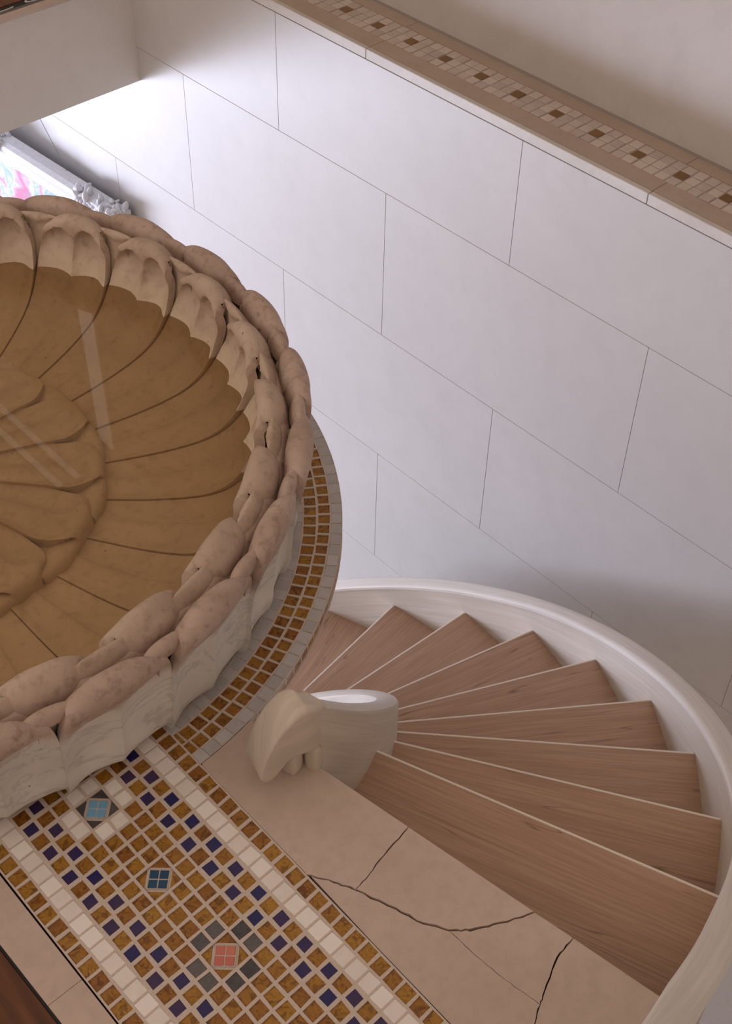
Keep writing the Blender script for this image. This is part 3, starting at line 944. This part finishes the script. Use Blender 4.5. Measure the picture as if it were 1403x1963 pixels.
# body under the petals
Pb = [(.0, .062), (.30, .062), (.45, .066), (.53, .082), (.585, .105), (.625, .14), (.642, .18), (.646, .205), (.650, .224), (.656, .228), (.662, .224), (.668, .212), (.674, .2), (.672, .15), (.664, .10), (.655, .06), (.62, .022), (.55, .0), (.0, .0)]
Vb, Fb = [], []
nb = 92
for i in range(nb):
    a = 2 * PI * i / nb
    for r_, z in Pb: Vb.append((max(r_, .001) * math.cos(a), max(r_, .001) * math.sin(a), z))
m_ = len(Pb)
for i in range(nb):
    for j in range(m_ - 1):
        Fb.append((i * m_ + j, ((i + 1) % nb) * m_ + j, ((i + 1) % nb) * m_ + j + 1, i * m_ + j + 1))
link('bowl', fixn(mesh('bowl', Vb, Fb)), M['basin'], basin, True)

wv = [(.628 * math.cos(2 * PI * i / 96), .628 * math.sin(2 * PI * i / 96), 0) for i in range(96)]
water = link('water', mesh('water', wv, [tuple(range(96))]), M['water'])
water.location = (BC.x, BC.y, .150)
tag(water, 'still clear water filling the carved lotus basin', 'water')

# ------------------------------------------------------------------ picture in a carved white frame
fr = empty('picture_frame', (2.175, 3.486, -1.75))
fr.rotation_euler = (0, 0, rad(2.6))
tag(fr, 'colourful painting in a carved white baroque frame hung on the stair wall', 'picture')
# local: y along the wall (left in the photo = +y), -x towards the room, z up; frame 1.15 wide, top at z=.886
FW, FT, FB_ = 1.15, .886, -.25
def bar(profile, p0, p1, up):
    """moulding swept from p0 to p1; profile in (x depth towards the room, inward offset)"""
    V, F = [], []
    n = len(profile)
    for (y, z) in (p0, p1):
        for d, w in profile:
            V.append((-d, y + (up[0] * w), z + (up[1] * w)))
    for j in range(n): F.append((j, (j + 1) % n, n + (j + 1) % n, n + j))
    F.append(tuple(range(n))); F.append(tuple(reversed(range(n, 2 * n))))
    return fixn(mesh('bar', V, F))
pr = [(0, 0), (.042, 0), (.058, .012), (.062, .030), (.052, .052), (.034, .070), (.026, .092), (.030, .104), (.030, .116), (.018, .124), (0, .124)]
link('frame_bar', bar(pr, (.0, FT), (FW, FT), (0, -1)), M['plaster'], fr, True, 30)
link('frame_bar', bar(pr, (.0, FB_), (FW, FB_), (0, 1)), M['plaster'], fr, True, 30)
link('frame_bar', bar(pr, (.0015, FB_ + .1), (.0015, FT - .1), (1, 0)), M['plaster'], fr, True, 30)
link('frame_bar', bar(pr, (FW - .0015, FB_ + .1), (FW - .0015, FT - .1), (-1, 0)), M['plaster'], fr, True, 30)
link('canvas', box(-.016, -.004, .1, FW - .1, FB_ + .1, FT - .1), M['canvas'], fr)
link('wire', tube([(-.004, .34, FT - .03), (.012, .66, FT + .33), (-.004, .98, FT - .03)], .0011), M['grey'], fr)
def ornament(seed, y0, y1, z0, z1, n=60):
    rnd = random.Random(seed)
    bm = bmesh.new()
    for i in range(n):
        y = rnd.uniform(y0, y1); z = rnd.uniform(z0, z1); x = -.042 - rnd.uniform(0, .036)
        if i % 3 == 0: z = z1 - rnd.uniform(0, .012); x = -rnd.uniform(.005, .07)
        r0 = rnd.uniform(.008, .017)
        mt = Matrix.Translation((x, y, z)) @ Matrix.Rotation(rnd.uniform(0, PI), 4, 'X') @ Matrix.Rotation(rnd.uniform(-.8, .8), 4, 'Z') @ Matrix.Diagonal((r0 * .8, r0 * 1.7, r0 * .7, 1))
        bmesh.ops.create_icosphere(bm, subdivisions=2, radius=1, matrix=mt)
    me = bpy.data.meshes.new('ornament'); bm.to_mesh(me); bm.free(); return me
link('corner_ornament', ornament(1, .01, .235, FT - .10, FT + .008, 90), M['plaster'], fr, True)
link('corner_ornament', ornament(2, FW - .235, FW - .01, FT - .10, FT + .008, 90), M['plaster'], fr, True)
link('side_ornament', ornament(5, .005, .10, FT - .34, FT - .08), M['plaster'], fr, True)
link('crest_ornament', ornament(3, .69, .93, FT - .05, FT + .012), M['plaster'], fr, True)

# ------------------------------------------------------------------ unseen glowing slot and strips, added to mirror as streaks in the water
def mat_emit(name, col, st):
    t = NT(name); t.set((.8, .8, .8), .5)
    t.p.inputs['Emission Color'].default_value = (*col, 1); t.p.inputs['Emission Strength'].default_value = st
    return t.m
M['daylight_pane'] = mat_emit('daylit_pane', (1.0, .93, .85), 0.9)
w1 = link('window_1', box(WX + .195, WX + .206, 4.24, 4.40, 2.05, 3.0), M['plaster'])
tag(w1, 'slim vertical daylit window slot high in the upper wall', 'window', kind='structure')
link('pane', box(WX + .19, WX + .1945, 4.265, 4.375, 2.08, 2.97), M['daylight_pane'], w1)
for x_ in (2.125, 2.03):
    e_ = empty('light_strip', (x_, 4.75, 2.9))  # unseen strip, added for its reflection in the basin
    tag(e_, 'slim ceiling light strip %s the upper wall' % ('nearest' if x_ > 2.1 else 'one strip away from'), 'lamp', 'ceiling light strips')
    link('housing', box(-.02, .02, -.6, .6, .012, .05, .003), M['plaster'], e_)
    link('diffuser', box(-.013, .013, -.59, .59, .0, .012, .002), M['daylight_pane'], e_)
